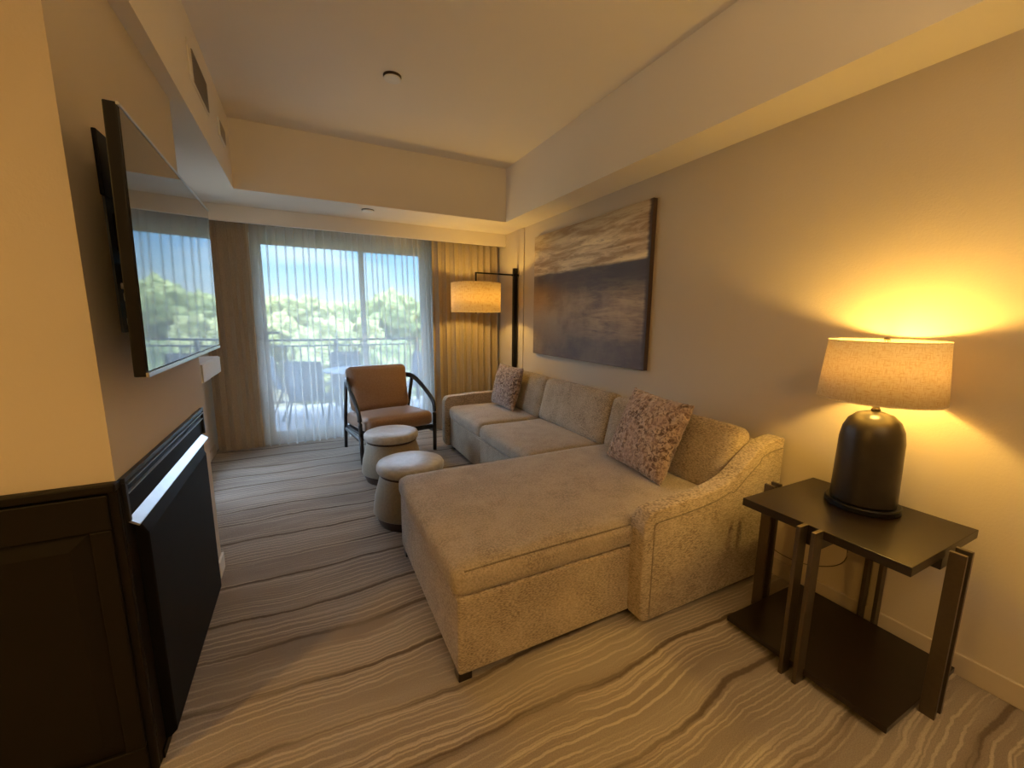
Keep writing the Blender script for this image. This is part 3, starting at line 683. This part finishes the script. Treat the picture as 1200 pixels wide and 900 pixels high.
light('floor_lamp_bulb', 'POINT', (xs, 0, 1.72), FLOOR_W, LAMP_COL, .04, parent=F)

# ------------------------------------------------------------------ balcony
o = struct('balcony_deck', B(-3.5, 5.0, 5.68, 7.8, -.25, -.03), M_stone)
o = struct('balcony_roof', B(-3.5, 5.0, 5.68, 7.95, 2.95, 3.15), M_stone)
R_ = thing('balcony_railing', 'dark metal balcony railing with two top rails and thin upright bars', 'railing', (.5, 7.55, 0))
b = NB()
for z, h in ((1.12, .035), (1.02, .025), (.11, .03)): box(b, -3.2, 4.2, 7.535, 7.565, z-h, z)
obj('rails', loc(b, R_), M_outmetal, R_)
for k in range(6):
    x = -2.3+k*1.375-.0; obj('post', loc(B(x-.035, x+.035, 7.515, 7.585, -.03, 1.12), R_), M_outmetal, R_, bevel=.004)
k = 0; x = -2.4
bal = obj('baluster', B(-.008, .008, -.008, .008, .11, 1.0), M_outmetal, R_)
first = True
while x < 3.8:
    o = bal if first else bal.copy()
    if not first: COL.objects.link(o)
    o.parent = R_; o.location = (x-.5, 0, 0); first = False; x += .105

# patio table and chairs
P = thing('patio_table', 'round grey metal patio table on the balcony behind the sheer curtain', 'table', (.72, 6.62, -.03))
obj('tabletop', lathe(NB(), [(0, .70), (.52, .70), (.53, .71), (.53, .725), (0, .725)], 48), M_sling, P)
for k in range(4):
    a = PI/4+k*PI/2; obj('leg', tube(NB(), bez([(.10*math.cos(a), .10*math.sin(a), .70), (.16*math.cos(a), .16*math.sin(a), .35), (.36*math.cos(a), .36*math.sin(a), 0.0)], 5), .017, 8), M_outmetal, P, smooth=True)
def patio_chair(x, y, rz, label):
    t = thing('patio_chair', label, 'chair', (x, y, -.03), rz, 'grey sling patio chairs')
    b = NB(); pts = bez([(0, -.27, .40), (0, .0, .385), (0, .20, .40), (0, .27, .52), (0, .34, .92)], 6); A = [b.verts.new((-.23, p.y, p.z)) for p in pts]; C2 = [b.verts.new((.23, p.y, p.z)) for p in pts]
    for i in range(len(pts)-1): b.faces.new((A[i], A[i+1], C2[i+1], C2[i]))
    obj('sling', b, M_sling, t, smooth=True, solid=.006)
    for s in (-1, 1):
        obj('frame', tube(NB(), [(s*.24, p.y, p.z) for p in pts], .013, 8), M_outmetal, t, smooth=True)
        obj('armrest', tube(NB(), bez([(s*.27, .28, .62), (s*.28, .05, .63), (s*.28, -.22, .62)], 4), .016, 8), M_outmetal, t, smooth=True)
        obj('leg', tube(NB(), [(s*.28, -.20, .62), (s*.27, -.24, .30), (s*.26, -.27, 0)], .013, 8), M_outmetal, t, smooth=True)
        obj('leg', tube(NB(), [(s*.26, .05, .60), (s*.26, .18, .30), (s*.26, .30, 0)], .013, 8), M_outmetal, t, smooth=True)
    obj('crossbar', tube(NB(), [(-.24, .34, .925), (.24, .34, .925)], .013, 8), M_outmetal, t)
    return t
# local front is -Y
patio_chair(.07, 6.32, math.radians(155), 'grey sling patio chair nearest the glass, its back turned to the room')
patio_chair(-.16, 7.02, math.radians(105), 'grey sling patio chair farthest left, facing the table')
patio_chair(.60, 7.12, math.radians(5), 'grey sling patio chair on the far side of the patio table by the railing')
patio_chair(1.42, 6.90, math.radians(-75), 'grey sling patio chair farthest right, partly behind the tan armchair')

# ------------------------------------------------------------------ landscape beyond
bm = NB(); bmesh.ops.create_grid(bm, x_segments=40, y_segments=40, size=300)
for v in bm.verts: v.co.z = -7+1.2*noise.noise(Vector((v.co.x*.02, v.co.y*.02, 0))); v.co.y += 310
struct('ground', bm, M_ground, smooth=True)
bm = NB(); n = 120; lo, hi = [], []
rows = []
for j, (yy, f) in enumerate(((560, 0), (620, .55), (680, 1), (760, .6), (860, 0))):
    row = []
    for i in range(n+1):
        x = -700+1500*i/n; h = 17+12*noise.noise(Vector((x*.006, 1.3, 0)))+5*noise.noise(Vector((x*.025, 4.1, 0)))
        row.append(bm.verts.new((x, yy+30*noise.noise(Vector((x*.01, j, 2))), -8+h*f)))
    rows.append(row)
for a, b2 in zip(rows, rows[1:]):
    for i in range(n): bm.faces.new((a[i], a[i+1], b2[i+1], b2[i]))
tag(obj('mountains', bm, M_mount_rock, smooth=True), 'pale hazy mountain ridge on the horizon beyond the trees', 'mountain')

def crown(seed):
    rnd = random.Random(seed); bm = NB()
    for k in range(26):
        a = rnd.uniform(0, 2*PI); rr_ = rnd.uniform(0, 1)**.6; z = rnd.uniform(-.75, .85); s = rnd.uniform(.24, .42)
        c = Vector((rr_*math.cos(a)*.85*math.sqrt(max(.1, 1-z*z*.8)), rr_*math.sin(a)*.85*math.sqrt(max(.1, 1-z*z*.8)), z*.72))
        r = bmesh.ops.create_icosphere(bm, subdivisions=4, radius=s)
        for v in r['verts']:
            d = v.co.normalized(); v.co = c+v.co*(1+.35*noise.noise(d*3+Vector((k, seed, 0))))+d*.09*noise.noise(v.co*16+Vector((k, 0, seed)))+d*.05*noise.noise(v.co*45)
    me = bpy.data.meshes.new('crown'); bm.to_mesh(me); bm.free()
    for p in me.polygons: p.use_smooth = True
    return me
CM = []
for k in range(3):
    me = crown(40+k); me.materials.append(M_leaf[k]); CM.append(me)
tb = NB(); tube(tb, [(0, 0, 0), (.03, 0, .3), (0, .02, .7), (.02, 0, 1)], [.05, .04, .03, .015], 8); tme = bpy.data.meshes.new('trunk'); tb.to_mesh(tme); tb.free(); tme.materials.append(M_trunk)
KIND = ['olive green', 'deep green', 'yellow green']
ORD = ['first', 'second', 'third', 'fourth', 'fifth', 'sixth', 'seventh', 'eighth', 'ninth', 'tenth', 'last']
def tree(x, y, zt, r, k, where):
    g = -7; t = thing('tree', KIND[k]+' leafy tree '+where, 'tree', (x, y, g), random.uniform(0, 6), 'trees beyond the balcony')
    o = bpy.data.objects.new('crown', CM[k]); COL.objects.link(o); o.parent = t; o.scale = (r, r, r*.95); o.location = (0, 0, zt-g-r*.95)
    o = bpy.data.objects.new('trunk', tme); COL.objects.link(o); o.parent = t; h = zt-g-r; o.scale = (h*.8, h*.8, h)
    return t
rt_ = random.Random(3)
for i in range(7): tree(-7+i*4.1+rt_.uniform(-.8, .8), 17.5+(-3.2 if i % 2 else 3.2), rt_.choice([-.6, .2, .9, 1.4]), rt_.uniform(2.6, 3.4), [2, 0, 2, 1, 2, 0, 2][i], ORD[i]+' from the left in the nearest row behind the balcony railing')
for i in range(9): tree(-11+i*5.2+rt_.uniform(-1, 1), 31+(-4.2 if i % 2 else 4.2), rt_.choice([1.2, 1.9, 2.6, 3.0]), rt_.uniform(3.2, 4.2), [0, 1, 2, 0, 1, 0, 2, 1, 0][i], ORD[i]+' from the left in the middle row beyond the balcony')
for i in range(11): tree(-20+i*8.0+rt_.uniform(-2, 2), 56+(-6 if i % 2 else 6), rt_.choice([2.3, 3.1, 3.8]), rt_.uniform(4.5, 6), [1, 0, 1, 2, 0, 1, 0, 1, 2, 0, 1][i], ORD[i]+' from the left in the farthest row below the mountains')
